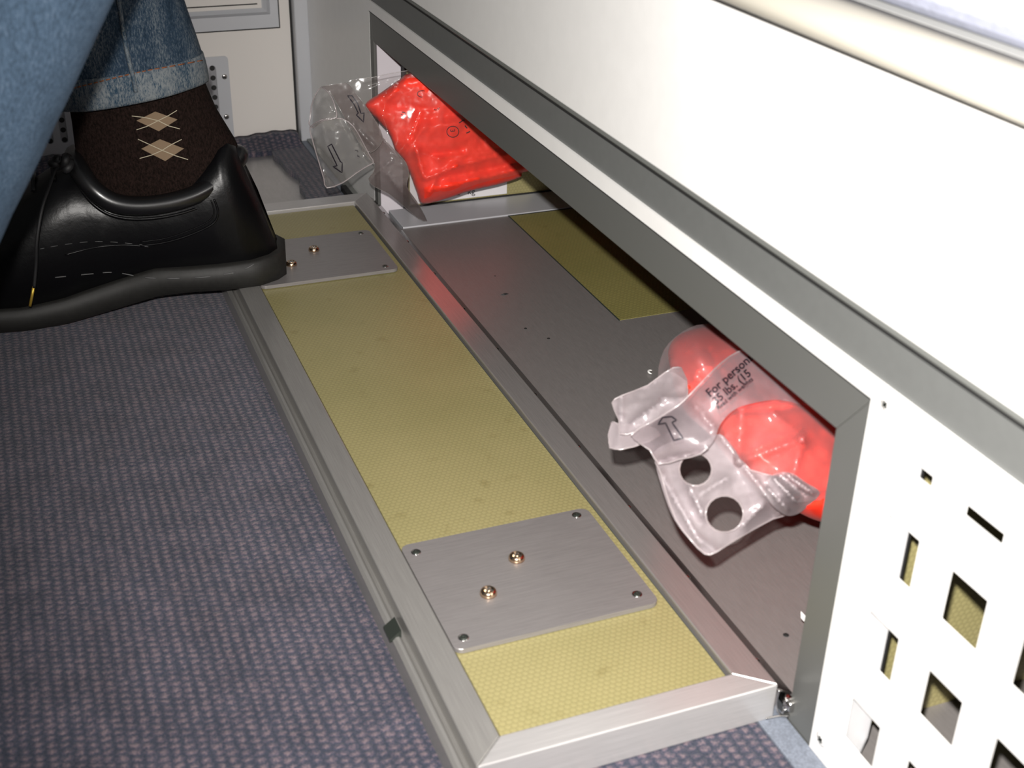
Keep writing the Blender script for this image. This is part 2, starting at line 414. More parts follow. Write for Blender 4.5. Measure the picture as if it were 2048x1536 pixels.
def ribbon(pts, wd, closed=False):
    pts = [np.array(p, float) for p in pts]; dense = []
    N = len(pts)
    for i in range(N if closed else N-1):
        a, b = pts[i], pts[(i+1) % N]; n = max(1, int(np.linalg.norm(b-a)/4))
        dense += [a+(b-a)*j/n for j in range(n)]
    if not closed: dense.append(pts[-1])
    V = []; F = []; D = len(dense)
    for i, p in enumerate(dense):
        a = dense[(i-1) % D] if closed or i else p; b = dense[(i+1) % D] if closed or i < D-1 else p
        t = (b-a)/(np.linalg.norm(b-a)+1e-9); nn = np.array((-t[1], t[0]))*wd/2; V += [tuple(p+nn), tuple(p-nn)]
    for i in range(D if closed else D-1):
        j = (i+1) % D; F.append((2*i, 2*i+1, 2*j+1, 2*j))
    return V, F
def text_poly(s, org, ex, size, flip=False, arc=0, bold=.0):
    cu = bpy.data.curves.new('t', 'FONT'); cu.body = s; cu.size = 1; cu.resolution_u = 3; cu.offset = bold
    o = bpy.data.objects.new('t', cu); COL.objects.link(o); dg = bpy.context.evaluated_depsgraph_get(); dg.update()
    me = bpy.data.meshes.new_from_object(o.evaluated_get(dg)); bpy.data.objects.remove(o)
    e = np.array(ex, float); e /= np.linalg.norm(e); u = np.array((e[1], -e[0]))*(-1 if flip else 1)
    V = []
    for v in me.vertices:
        x, y = v.co.x*size, v.co.y*size
        q = np.array(org, float)+e*x+u*(y+arc*x*x); V.append(tuple(q))
    F = [tuple(p.vertices) for p in me.polygons]; bpy.data.meshes.remove(me); return V, F

X0 = .006
# ================================================================== SETTING
def grid_floor():
    # carpet slab with a rectangular cut-out that leaves the metal plate bare
    xs = [-1.2, -.9, -.6, -.32, -.044, -.0092]; ys = [-.9, -.5, 0, .4, .752, .966, 1.02]
    bm = bmesh.new(); c = {}
    def wob(x, y):
        if abs(x+.044) < 1e-6 and .75 < y < .97: x += 0
        return x
    def v(x, y, z):
        q = (x, y, z)
        if q not in c: c[q] = bm.verts.new(q)
        return c[q]
    n = 12
    YS = [-.9, -.5, 0, .4, .70] + [.752+(.966-.752)*i/n for i in range(n+1)] + [1.012]
    def xr(x, y):
        if x == -.044 and .70 < y < .98: return round(x + .004*math.sin(y*45)+.002*math.sin(y*110), 5)
        return x
    def solid(i, j):
        if not (0 <= i < len(xs)-1 and 0 <= j < len(YS)-1): return False
        cx = (xs[i]+xs[i+1])/2; cy = (YS[j]+YS[j+1])/2
        return not (-.32 < cx < -.044 and .752 < cy < .966)
    for i in range(len(xs)-1):
        for j in range(len(YS)-1):
            if not solid(i, j): continue
            q = [(xr(xs[i], YS[j]), YS[j]), (xr(xs[i+1], YS[j]), YS[j]), (xr(xs[i+1], YS[j+1]), YS[j+1]), (xr(xs[i], YS[j+1]), YS[j+1])]
            bm.faces.new([v(*p, 0) for p in q]); bm.faces.new([v(*p, -.006) for p in q][::-1])
            for (di, dj, a, b) in ((-1, 0, 3, 0), (1, 0, 1, 2), (0, -1, 0, 1), (0, 1, 2, 3)):
                if not solid(i+di, j+dj):
                    bm.faces.new((v(*q[a], 0), v(*q[b], 0), v(*q[b], -.006), v(*q[a], -.006)))
    return from_bm('floor', bm, CARPET, None, kind='structure')
floor_ = grid_floor()
box('trim_1', (-.0088, -.9, -.006), (.0058, .985, .0006), SEAL, None, kind='structure')
subp = box('metal_floor_plate', (-.36, .70, -.009), (-.03, .99, -.0061), SUBF)
tag(subp, 'bare grey metal floor plate where the carpet is cut away behind the shoe', 'floor plate')
# rolled serged edge of the carpet at the back wall
pts = [(x, 1.0065+.002*math.sin(x*20), .004+.0025*math.sin((x+.02)*9)) for x in np.linspace(-.5, -.006, 60)]
V, F = [], []
bandy = []
for i, x in enumerate(np.linspace(-.5, -.012, 150)):
    rise = .007+.004*math.exp(-((x+.035)/.035)**2)+.0006*math.sin(x*1600)
    for (yy, zz) in ((.967+.003*math.sin(x*30), .0002), (.975, .0035), (.986, rise), (.9965, rise+.0015), (.9985, .0)):
        V.append((x, yy, zz))
for i in range(149):
    for j in range(4): F.append((i*5+j, i*5+5+j, i*5+6+j, i*5+1+j))
mesh('carpet_edge', V, F, CARPET, floor_, True)

# back wall
wall = box('wall_back', (-1.2, 1.0, -.009), (-.0098, 1.03, .9), CREAM, None, kind='structure')
box('wall_back_right', (-.0098, 1.006, -.009), (.6, 1.03, .9), BLACK, None, kind='structure')
box('baseboard_back', (-1.2, .9975, .0), (-.10, .9999, .0135), CREAM, None, .0006, kind='structure')
post = box('trim_2', (-.0085, .986, .0), (.0100, 1.0059, .9), WSILV, None, .0012, kind='structure')
box('shadow_groove', (-.0108, .9992, .004), (-.0088, 1.0004, .9), BLACK, wall)
box('wall_left', (-1.25, -.9, -.009), (-1.2, 1.03, .9), CREAM, None, kind='structure')

# stowage door above the vent, in the back wall
sd = empty('stowage_door', (-.26, 1.0, .1255), label='white stowage door with a bevelled frame in the back wall above the perforated vent', cat='door')
box('door_leaf', (-.56, .9985, .1265), (-.0232, .99995, .46), WSILV, sd)
box('door_gap', (-.562, .9994, .1250), (-.0218, .99985, .462), BLACK, sd)
# bevelled frame: mitred rails
def rail(px0, pz0, px1, pz1, qx0, qz0, qx1, qz1):
    d = .0035
    o = [(px0, .9984, pz0), (px1, .9984, pz1), (qx1, .9984, qz1), (qx0, .9984, qz0)]
    mid = [((px0*.6+qx0*.4), .9984-d, (pz0*.6+qz0*.4)), ((px1*.6+qx1*.4), .9984-d, (pz1*.6+qz1*.4))]
    V = o+mid; return V, [(0, 1, 5, 4), (4, 5, 2, 3), (0, 4, 3), (1, 2, 5), (3, 2, 1, 0)]
A0, A1, Z0, Z1 = -.55, -.0319, .1406, .45; B0, B1, Y0_, Y1_ = -.54, -.0422, .1496, .44
for a in ((A0, Z0, A1, Z0, B0, Y0_, B1, Y0_), (A1, Z0, A1, Z1, B1, Y0_, B1, Y1_), (A1, Z1, A0, Z1, B1, Y1_, B0, Y1_), (A0, Z1, A0, Z0, B0, Y1_, B0, Y0_)):
    V, F = rail(*a); mesh('frame_rail', V, F, WSILV, sd)
box('inner_panel', (B0-.001, .9960, Y0_-.001), (B1+.001, .9984, Y1_+.001), CREAM, sd)
box('inner_groove', (B0+.004, .9957, Y0_+.0028), (B1-.0035, .99599, Y0_+.0040), BLACK, sd)

# perforated vent
vt = empty('wall_vent', (-.19, .9985, .004), label='silver vent grille with slots and round holes low on the back wall', cat='vent')
VX0, VX1, VZ0, VZ1 = -.292, -.0815, .006, .0995
slots = []; k = 0; xx = -.0990
while xx > -.285: slots.append((xx-.0037, xx+.0037, .0195, .0905)); xx -= .0147
def grille():
    bm = bmesh.new(); y0, y1 = .9972, .9984
    # plate between slots built as vertical strips whose slot ends are round
    cs = sorted([(a, b) for a, b, _, _ in slots])
    outl = rrect(VX0, VZ0, VX1, VZ1, .004)
    pts = list(outl); ed = [(i, (i+1) % len(outl)) for i in range(len(outl))]; hol = []
    for a, b in cs:
        h = rrect(a, .0195, b, .0905, .0036, 4); o = len(pts); pts += h; ed += [(o+i, o+(i+1) % len(h)) for i in range(len(h))]; hol.append(h)
    r = delaunay_2d_cdt([Vector(p) for p in pts], ed, [], 2, 1e-7)
    P = [tuple(v) for v in r[0]]; F = [tuple(f) for f in r[2] if not any(inside(np.mean([P[i] for i in f], 0), h) for h in hol) and inside(np.mean([P[i] for i in f], 0), outl)]
    n = len(P); V = [(p[0], y0, p[1]) for p in P]+[(p[0], y1, p[1]) for p in P]
    FF = F+[tuple(i+n for i in f)[::-1] for f in F]
    cnt = {}
    for f in F:
        for i in range(len(f)):
            e = (f[i], f[(i+1) % len(f)]); s = tuple(sorted(e)); cnt[s] = cnt.get(s, 0)+1
    FF += [(a, b, b+n, a+n) for (a, b), c in cnt.items() if c == 1]
    return V, FF
V, F = grille(); mesh('grille_plate', V, F, WSILV, vt)
box('vent_duct', (VX0+.002, .9990, VZ0+.002), (VX1-.002, .9995, VZ1-.002), BLACK, vt)
# perforated inner sheet: ring cells with round holes
V = []; F = []; cw = .0076
for a, b, z0, z1 in slots:
    cx = (a+b)/2; nz = int((z1-z0)/.0098); cell = (z1-z0+.004)/nz
    for j in range(nz):
        cz = z0-.002+cell*(j+.5); off = 0; n = 12; o = len(V)
        for i in range(n):
            an = 2*math.pi*(i+.5)/n; c, s = math.cos(an), math.sin(an); q = 1/max(abs(c), abs(s))
            V.append((cx+.0040*c*q, .9986, cz+cell/2*s*q)); V.append((cx+.0029*c, .9986, cz+.0029*s))
        for i in range(n): i2 = (i+1) % n; F.append((o+2*i, o+2*i2, o+2*i2+1, o+2*i+1))
mesh('perforated_sheet', V, F, PERF, vt)
for px, pz in ((-.0868, .0773), (-.0884, .0329), (-.2865, .0773), (-.2865, .0329)):
    sc = lathe('screw', [(.0029, 0), (.0029, .0007), (.0022, .0013), (.0012, .0014)], (px, .9972, pz), (0, -1, 0), STEEL, vt, 14)
    lathe('screw_recess', [(.0012, 0), (.0010, .0004)], (px, .99575, pz), (0, -1, 0), BLACK, sc, 6)

# ================================================================== BENCH
bench = empty('crew_bench', (.15, .2, 0), label='long white crew bench with a perforated panel and an open compartment along its base', cat='bench')
YN, YF = -.75, .985
holes = [(-.0234, .7392, -.01, .1966)]
y = -.0457
col = 0
while y > -.72:
    for z0, z1 in ((.1785, .1845), (.128, .1535), (.0772, .1025), (.0262, .052)): holes.append((y-.0222, y, z0, z1))
    y -= .0415
front = holed('perforated_panel', [YN, YF], [.0015, .2062], holes, X0, X0+.0016, WHITE, bench)
def screw(name, px, py, r, parent, M=STEEL, x=X0):
    s = lathe(name, [(r, 0), (r*.95, .0006), (r*.6, .0012), (r*.1, .0013)], (x, px, py), (-1, 0, 0), M, parent, 18)
    for a in (0.4, 0.4+math.pi/2):
        c, q = math.cos(a)*r*.55, math.sin(a)*r*.55; t = r*.1
        mesh('slot', [(x-.00145, px+c*1-q*.18, py+q+c*.18), (x-.00145, px+c+q*.18, py+q-c*.18), (x-.00145, px-c+q*.18, py-q-c*.18), (x-.00145, px-c-q*.18, py-q+c*.18)], [(0, 1, 2, 3)], BLACK, s) if False else None
    return s
for yy, zz in ((-.0339, .1995), (-.032, .0129)):
    s = screw('panel_screw', yy, zz, .0042, front, WHITE)
    V = []; F = []
    r = .0042
    for i in range(3):
        a = i*math.pi/3+.3; c, q = math.cos(a), math.sin(a); o = len(V)
        for (u, v_) in ((.5, .12), (.5, -.12), (-.5, -.12), (-.5, .12)):
            V.append((X0-.00142, yy+(c*u-q*v_)*r, zz+(q*u+c*v_)*r))
        F.append((o, o+1, o+2, o+3))
    mesh('screw_recess', V, F, DARKM, front)
# white backing behind the first column of openings, with one rounded lower corner
prism('backing_strip', [(-.0234, .004), (-.038, .004), (-.046, .010), (-.0523, .020), (-.0548, .032), (-.0553, .05), (-.0553, .195), (-.0234, .195)], .0112, .0122, BACKM, bench, axis=0)
prism('backing_edge', [(-.0551, .052), (-.0556, .052), (-.0556, .195), (-.0551, .195)], .0111, .0123, BLACK, bench, axis=0)
# frame of the opening (mitred members)
FH, FHo, FJ, FJo, FF, FFo = .1709, .1958, -.0034, -.0232, .7286, .7392
fr0, fr1 = X0+.0004, X0+.0030
prism('frame_member', [(FJo, FHo), (FFo, FHo), (FF, FH), (FJ, FH)], fr0, fr1, ALU_D, bench, .0004, axis=0)
prism('frame_member', [(FJo, -.002), (FJ, -.002), (FJ, FH-.0002), (FJo, FHo-.0002)], fr0, fr1, ALU_D, bench, .0004, axis=0)
prism('frame_member', [(FF, .0), (FFo, .0), (FFo, FHo-.0002), (FF, FH-.0002)], fr0, fr1, ALU_D, bench, .0004, axis=0)
box('frame_lip', (fr1, FJ, FH), (fr1+.014, FF, FH+.0015), ALU_D, bench)
box('frame_gasket', (X0-.0001, FJo, .1959), (X0+.0015, FFo, .1966), BLACK, bench)
box('frame_gasket', (X0+.0002, FFo-.0001, .002), (X0+.0013, FFo+.0006, .1959), CHAN, bench)
# grey channel and upper panel
box('grey_channel', (X0+.0016, YN, .2062), (X0+.006, YF, .232), CHAN, bench)
lip = prism('lower_lip', [(X0, .2290), (X0-.0008, .2300), (X0-.0008, .2318), (X0+.005, .2318), (X0+.005, .2290)], YN, YF, CHAN_L, bench, axis=1)
box('painted_shadow_gap', (X0+.0010, YN, .2266), (X0+.0022, YF, .2289), BLACK, bench)  # black strip paints the shade line where the channel recedes under the lip
box('upper_panel', (X0-.0006, YN, .2318), (X0+.02, YF, .3340), WHITE, bench, .0008)
# cream bumper rail: rounded
prof = [(X0, .3300)]+[(-.003-.011*math.sin(math.pi*i/10), .3415-.0075*math.cos(math.pi*i/10)) for i in range(11)]+[(X0, .3500)]
rings = [[Vector((a, yy, b)) for a, b in prof] for yy in (YN, YF)]
rings_mesh('bumper_rail', rings, CREAMB, bench)
box('bench_top', (X0+.0005, YN, .3345), (.46, YF, .350), WHITE_D, bench)
box('light_block_ceiling', (X0+.008, YN, .1975), (.46, YF, .2055), CHAN, bench)  # unseen panel over the compartment, added to block light
box('rear_panel', (.44, YN, .0), (.46, YF, .334), CHAN, bench)
# compartment floor
FZ = .012
bayf = box('compartment_floor', (.0105, YN, .002), (.44, .668, FZ), FLOORM, bench)
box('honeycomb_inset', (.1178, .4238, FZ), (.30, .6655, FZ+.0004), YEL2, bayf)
box('inset_edge', (.1170, .4232, FZ), (.1178, .6665, FZ+.0006), YEL_EDGE, bayf)
box('floor_angle', (.0125, .6675, .004), (.44, .7145, FZ+.0014), WSILV, bench, .0005)
box('shadow_joint', (.117, .6655, .0121), (.44, .6674, FZ+.0005), BLACK, bench)
endw = box('compartment_end_wall', (.0335, .7160, .0145), (.44, .7280, .1970), YEL, bench)
box('wall_joint', (.0335, .7146, .0125), (.44, .7159, .0146), BLACK, bench)
box('end_bracket', (X0+.0035, .7292, .0), (.0318, .7310, .197), WPINK, bench)
box('bracket_edge', (.0318, .7175, .0), (.0334, .7320, .197), BLACK, bench)
box('compartment_divider', (.014, -.031, FZ), (.44, -.021, .1970), YEL, bench)
lab = box('weight_label', (.0345, .7154, .0160), (.1345, .7159, .118), LABEL, bench)
lt = []
for s, px, py, sz in (('kg', 935, 389, 17), ('2', 912, 391, 17)):
    V, F = text_poly(s, (px, py), (1, -.07), sz); lt.append((V, F))
printed('label_print', lt, None, INK, lab, 0, Plane((0, .7153, 0), (0, -1, 0)))
# debris specks and drilled holes on the compartment floor
for px, py, r in ((1097, 677, .0013), (1051, 657, .0013), (1572, 1270, .0017), (1124, 430, .0012), (990, 552, .0007), (1268, 602, .0007)):
    q = hit(px, py, 2, FZ+.0001); lathe('drilled_hole', [(r, 0), (r*.9, .0002)], q, (0, 0, 1), BLACK, bayf, 10)
q = hit(1009, 589, 2, FZ)
crumb = mesh('black_crumb', [q+Vector(v)*.001 for v in ((-4, 0, 0), (0, -1.2, 0), (4, 0, 0), (1, 1.6, 0), (-2, 1, 0), (-1, 0, 1.2), (1.6, .4, 1))], [(0, 1, 5), (1, 6, 5), (1, 2, 6), (2, 3, 6), (3, 4, 5), (3, 5, 6), (4, 0, 5), (0, 4, 3, 2, 1)], BLACK)
tag(crumb, 'small black crumb of debris on the grey compartment floor between the two life vests', 'debris')
q = hit(1303, 746, 2, FZ+.0005)
V, F = tube_data([q+Vector((.0022*math.cos(a), .0030*math.sin(a), .0008)) for a in np.linspace(.8, 4.2, 9)], [.0002, .0005, .0007, .0008, .0008, .0008, .0007, .0005, .0002])
chip = mesh('paper_shaving', V, F, WHITE, None, True); tag(chip, 'tiny pale curled shaving on the compartment floor left of the nearer life vest', 'debris')
q = hit(1607, 1235, 2, FZ+.02)
mesh('sealant_dab', [q+Vector(v)*.001 for v in ((0, 3, 2), (0, -2, 2), (0, -1, -2), (0, 2, -2), (-1.5, 0, 0))], [(0, 1, 4), (1, 2, 4), (2, 3, 4), (3, 0, 4), (0, 3, 2, 1)], WHITE, bench)

# ---- drop-down access door lying open on the carpet
door = prism('access_door', [(-.1415, .0165), (-.0196, .0165), (-.0196, .7232), (-.1415, .7232)], .003, .0190, YEL, bench)
T = .0222; W_ = .16; L_ = .7455
ia, ib, ic, idd = -.143, .0153, -.0179, .725
box('core_rim', (ia+.0001, ib+.0001, .001), (ic-.0001, idd-.0001, .0172), YEL_EDGE, door)
prism('frame_rail', [(-W_, 0), (0, 0), (ic, ib), (ia, ib)], 0, T, ALU_X, door, .0009, 3)
prism('frame_rail', [(0, .0001), (0, L_-.0001), (ic, idd), (ic, ib)], .0002, T, ALU_R, door, .0007, 3)
prism('frame_rail', [(0, L_), (-W_, L_), (ia, idd), (ic, idd)], 0, T, ALU_X, door, .0009, 3)
prism('frame_rail', [(-W_, L_-.0001), (-W_, .0001), (ia, ib), (ia, idd)], .0002, T, ALU_SHADE, door, .0007, 3)
prism('outer_lip', [(-.1598, .0), (-.1672, .0), (-.1680, .0015), (-.1672, .0128), (-.1655, .0146), (-.1638, .0146), (-.1622, .0130), (-.1598, .0118)], .0003, L_-.0003, ALU_SHADE, door, axis=1)
for (y0, y1) in ((.0786, .1753), (.557, .6503)):
    prism('mounting_plate', rrect(-.1427, y0, -.0255, y1, .0045, 5), .0197, .0226, PLATE, door, .0003, 1)
def pan(x, y):
    z = .0226; s = lathe('screw', [(.0030, 0), (.0047, .0001), (.0047, .0012), (.0042, .0026), (.0034, .0033), (.0030, .0034), (.0024, .0026), (.0010, .0024)], (x, y, z), (0, 0, 1), BRASS, door, 24)
    for a in (.9,):
        V = []; F = []
        for i in range(2):
            aa = a+i*math.pi/2; c, q = math.cos(aa), math.sin(aa); o = len(V)
            for zz in (z+.0024, z+.0031):
                for u, v_ in ((.0024, .0004), (.0024, -.0004), (-.0024, -.0004), (-.0024, .0004)): V.append((x+c*u-q*v_, y+q*u+c*v_, zz))
            F += [(o+4, o+5, o+6, o+7)]+[(o+k, o+(k+1) % 4, o+4+(k+1) % 4, o+4+k) for k in range(4)]
        mesh('screw_cross', V, F, STEEL, door)
for x, y in ((-.0843, .1409), (-.1105, .1166), (-.0837, .618), (-.1093, .593)): pan(x, y)
for x, y in ((-.1357, .1665), (-.0343, .1696), (-.0343, .0889), (-.1354, .0871), (-.0345, .6442), (-.0353, .5651), (-.136, .566), (-.136, .643)):
    lathe('rivet', [(.0029, 0), (.0029, .0002), (.0024, .0004), (.0020, .0001)], (x, y, .0226), (0, 0, 1), STEEL, door, 18)
    lathe('rivet_core', [(.0021, 0), (.0019, .00045), (.0008, .0006), (.0005, .0002)], (x, y, .0226), (0, 0, 1), DARKM, door, 14)
# catch clip on the outer lip
bm = bmesh.new()
V = [(-.1690, .1085, .0135), (-.1625, .1085, .0185), (-.1625, .1205, .0185), (-.1690, .1205, .0135), (-.1690, .1085, .0120), (-.1625, .1085, .0120), (-.1625, .1205, .0120), (-.1690, .1205, .0120)]
mesh('catch_clip', V, [(0, 1, 2, 3), (4, 7, 6, 5), (0, 4, 5, 1), (1, 5, 6, 2), (2, 6, 7, 3), (3, 7, 4, 0)], DARKM, door)
# hinge leaf, its screws, knuckle and spring
V = []
for yy in (.001, .7440):
    V += [(.0003, yy, .0190), (.0098, yy, .0132), (.0098, yy, .0121), (.0003, yy, .0175)]
mesh('hinge_leaf', V, [(0, 1, 5, 4), (1, 2, 6, 5), (2, 3, 7, 6), (3, 0, 4, 7), (3, 2, 1, 0), (4, 5, 6, 7)], HINGE, door)
for i in range(10):
    yy = .0242+.0750*i; nrm = Vector((.0058, 0, .0095)).normalized()
    lathe('hinge_screw', [(.0017, 0), (.0017, .0005), (.0010, .0009), (.0004, .0009)], Vector((.0030, yy, .0174)), nrm, STEEL, door, 12)
lathe('hinge_knuckle', [(.0025, -.010), (.0031, -.0098), (.0031, 0), (.0024, .0002)], (.0058, .003, .0112), (0, 1, 0), STEEL, door, 14)
for zz in (.0125, .0095, .0065):
    tube('hinge_coil', [(.0058+.0036*math.cos(a), -.0045+.0008*a/3, zz+.0036*math.sin(a)*.6) for a in np.linspace(0, 6.28, 16)], .0005, STEEL, door, 6)
tube('hinge_wire', crom([(.0005, -.0006, .019), (-.0005, -.0012, .012), (.0008, -.002, .006), (.005, -.003, .002), (.0085, -.004, .0035)], 6, False), .0006, STEEL, door, 6)
tube('hinge_wire', crom([(-.006, -.002, .0035), (.001, -.003, .0038), (.006, -.004, .003)], 6, False), .0005, STEEL, door, 6)
box('hinge_end_shadow', (-.0085, .7470, .0007), (-.0030, .815, .0065), BLACK, bench)  # black box: hinge end with its shadow painted in
box('hinge_end_rail', (-.0028, .7470, .0007), (.0045, .985, .0030), CHAN_L, bench)

cu = empty('seat_cushion', (.2, 0, .3502), label='pale blue fabric seat cushion on top of the white bench', cat='cushion')
prism('cushion_body', rrect(-.002, .3502, .44, .45, .02, 6), YN+.02, YF-.02, CUSH, cu, axis=1)

# ================================================================== LIFE VESTS
# nearer vest: lies on the compartment floor, rising to the right
n2 = Vector((.207, -.177, .671)).normalized(); P2 = Plane((-.032, .031, .089), n2)
v2 = empty('life_vest_pouch', (.07, .15, FZ), label='nearer red life vest in a milky plastic pouch whose flap has two round holes', cat='life vest', group=None)
o = [(1338, 725), (1343, 685), (1375, 662), (1435, 651), (1530, 655), (1660, 740), (1780, 840), (1800, 930), (1770, 1020), (1700, 1050), (1643, 1044), (1592, 1022), (1530, 985), (1470, 935), (1420, 870), (1365, 815)]
c2 = [(1338, 720, .0), (1435, 651, 0), (1500, 700, .012), (1400, 730, .014), (1450, 790, .010), (1560, 830, .016), (1650, 900, .012), (1600, 960, .004), (1520, 930, .008), (1780, 840, 0), (1643, 1044, -.004), (1470, 935, -.002), (1365, 815, -.002), (1700, 1050, -.004), (1610, 1000, .004)]
r2 = [((1395, 745), (1470, 720), .005, 7), ((1370, 770), (1420, 790), .004, 6), ((1480, 820), (1610, 810), -.006, 9), ((1510, 900), (1600, 860), .004, 8), ((1600, 1000), (1680, 985), -.005, 7), ((1420, 700), (1450, 760), -.004, 8)]
red2, h2, ol2, _ = sheet('folded_vest', o, c2, P2, RED, v2, ridges=r2, noi=(.0022, 60, 1), pillow=(.024, 60, .040), step=6)
# film over the vest
def hb(off): return [(a, b, c+off) for a, b, c in c2]
oc = [(1328, 700), (1380, 655), (1440, 648), (1540, 655), (1680, 750), (1790, 850), (1790, 1000), (1650, 1000), (1600, 1005), (1540, 1000), (1480, 945), (1425, 875), (1362, 822), (1318, 772)]
ccov = [(1328, 700, .006), (1440, 648, .006), (1400, 720, .050), (1390, 690, .040), (1500, 700, .050), (1360, 790, .016), (1430, 790, .040), (1560, 830, .048), (1660, 900, .046), (1605, 877, .056), (1560, 940, .034), (1505, 925, .030), (1790, 850, .03), (1790, 1000, .02), (1650, 1000, .022), (1580, 975, .036), (1480, 860, .040), (1425, 875, .020)]
rc = [((1482, 818), (1478, 925), .010, 9), ((1478, 925), (1605, 877), .007, 5), ((1605, 877), (1580, 975), .006, 6), ((1545, 825), (1605, 877), .005, 6), ((1450, 865), (1480, 925), .007, 5), ((1340, 740), (1395, 755), .006, 5), ((1345, 720), (1330, 770), .004, 5), ((1395, 755), (1440, 810), .004, 5)]
cov2, hc2, olc, _ = sheet('plastic_pouch', oc, ccov, P2, BAGM_T, v2, ridges=[(a, b, h, w*1.5) for a, b, h, w in rc], noi=(.0008, 40, 5), step=6)
# side flap on the left, two layers
fl1, hf, olf, _ = sheet('side_flap', [(1224, 806), (1244, 791), (1295, 771), (1330, 745), (1362, 735), (1375, 790), (1330, 830), (1275, 862), (1240, 868), (1238, 840)], [(1224, 806, .006), (1295, 771, .012), (1362, 735, .028), (1375, 790, .030), (1275, 862, .012), (1240, 868, .004)], P2, BAGM, v2, ridges=[((1244, 791), (1240, 868), .003, 5), ((1262, 850), (1330, 800), .004, 5), ((1330, 800), (1365, 800), .004, 5)], noi=(.001, 20, 3), step=6)
fl2, hf2, olf2, _ = sheet('side_flap', [(1222, 845), (1240, 850), (1290, 850), (1320, 870), (1268, 893), (1220, 896)], [(1222, 845, .002), (1290, 850, .010), (1320, 870, .012), (1268, 893, .006), (1220, 896, 0)], P2, BAGM, v2, ridges=[((1240, 850), (1236, 893), .002, 4)], step=6)
# handle flap with two holes
oh = [(1308, 905), (1322, 948), (1332, 985), (1352, 1040), (1380, 1078), (1410, 1108), (1432, 1104), (1470, 1080), (1545, 1038), (1592, 1022), (1600, 985), (1560, 955), (1500, 940), (1470, 900), (1440, 868), (1400, 885), (1355, 880)]
ch = [(1308, 905, .010), (1332, 985, .008), (1352, 1040, .006), (1410, 1108, .001), (1432, 1104, .003), (1545, 1038, .004), (1592, 1022, .006), (1600, 985, .026), (1560, 955, .034), (1470, 900, .032), (1440, 868, .034), (1355, 880, .018), (1391, 937, .022), (1448, 1028, .014), (1400, 1000, .020), (1440, 975, .024), (1510, 1000, .020)]
rh = [((1322, 948), (1400, 1085), .006, 6), ((1380, 975), (1405, 1030), .007, 5), ((1400, 1075), (1432, 1104), .003, 5), ((1485, 1050), (1525, 1010), .006, 8), ((1440, 870), (1560, 1025), .006, 6), ((1405, 985), (1455, 955), .004, 5), ((1545, 960), (1590, 985), .008, 8), ((1530, 990), (1575, 1020), .006, 5), ((1555, 960), (1595, 1005), .005, 4)]
hand2, hh2, olh, hsh = sheet('handle_flap', oh, ch, P2, BAGM, v2, holes=[(1391, 939, 33, 33), (1449, 1028, 38, 37)], ridges=[(a, b, h*.9, w*1.5) for a, b, h, w in rh], noi=(.0006, 30, 8), step=5)
# second layer under the handle flap (the fold), offset to the left
sheet('handle_fold', [(1310, 915), (1324, 975), (1350, 1042), (1385, 1085), (1412, 1107), (1424, 1100), (1385, 1050), (1352, 990), (1338, 930)], [(1310, 915, .004), (1350, 1042, .001), (1412, 1107, -.001), (1385, 1050, .006), (1338, 930, .010)], P2, BAGM, v2, step=6)
# crumpled gather at the right of the handle
sheet('gathered_film', [(1545, 950), (1580, 945), (1612, 965), (1640, 985), (1618, 1010), (1595, 1028), (1570, 1030), (1540, 1005), (1530, 975)], [(1545, 950, .040), (1580, 945, .042), (1640, 985, .03), (1595, 1028, .010), (1540, 1005, .03), (1530, 975, .034), (1575, 985, .044)], P2, BAGM, v2, ridges=[((1548, 958), (1590, 1000), .006, 3), ((1560, 950), (1610, 992), -.006, 3), ((1535, 975), (1575, 1020), .006, 3), ((1575, 950), (1622, 985), .006, 3)], noi=(.0008, 20, 2), step=4)
# printed label strip lying across the vest
ob = [(1262, 870), (1305, 843), (1345, 818), (1366, 803), (1400, 768), (1440, 728), (1475, 704), (1500, 706), (1560, 745), (1640, 815), (1560, 800), (1500, 808), (1465, 822), (1440, 850), (1428, 880), (1400, 908), (1360, 918), (1318, 928), (1300, 900)]
cb = [(1262, 870, .016), (1305, 843, .022), (1366, 803, .040), (1400, 768, .050), (1440, 728, .053), (1475, 704, .052), (1560, 745, .055), (1640, 815, .050), (1500, 808, .055), (1465, 822, .052), (1440, 850, .045), (1400, 908, .036), (1360, 918, .026), (1318, 928, .016), (1340, 865, .036), (1430, 780, .058)]
rb = [((1382, 800), (1430, 860), .003, 6), ((1318, 925), (1400, 905), -.004, 8)]
lab2, hl2, oll, _ = sheet('label_strip', ob, cb, P2, BAGM_L, v2, ridges=rb, noi=(.0006, 30, 9), step=6)
def rimtube(name, ol, hf_, plane, r, parent, closed=True, M=SEAM, step=2, off=.0003):
    pts = [plane.at(p[0], p[1], hf_(p[0], p[1])+off) for p in ol[::step]]
    return tube(name, pts, r, M, parent, 6, closed)
rimtube('film_edge', olh[:52], hh2, P2, .00045, v2, False)
for h in hsh: rimtube('hole_rim', h, hh2, P2, .0005, v2)
rimtube('film_edge', oll[:30], hl2, P2, .0004, v2, False)
rimtube('film_edge', oll[-18:], hl2, P2, .0004, v2, False)
rimtube('film_edge', olf, hf, P2, .0004, v2)
rimtube('film_edge', olf2, hf2, P2, .0004, v2)
t2 = bvh([lab2])
pr = []
for s, org, ex, sz, arc in (('For persons', (1420, 795), (.75, -.66), 24, 0), ('35 lbs. (15', (1432, 810), (.76, -.65), 22.5, 0), ('Read with weights', (1437, 820), (.76, -.65), 12.5, 0)):
    pr.append(text_poly(s, org, ex, sz, arc=arc, bold=.018))
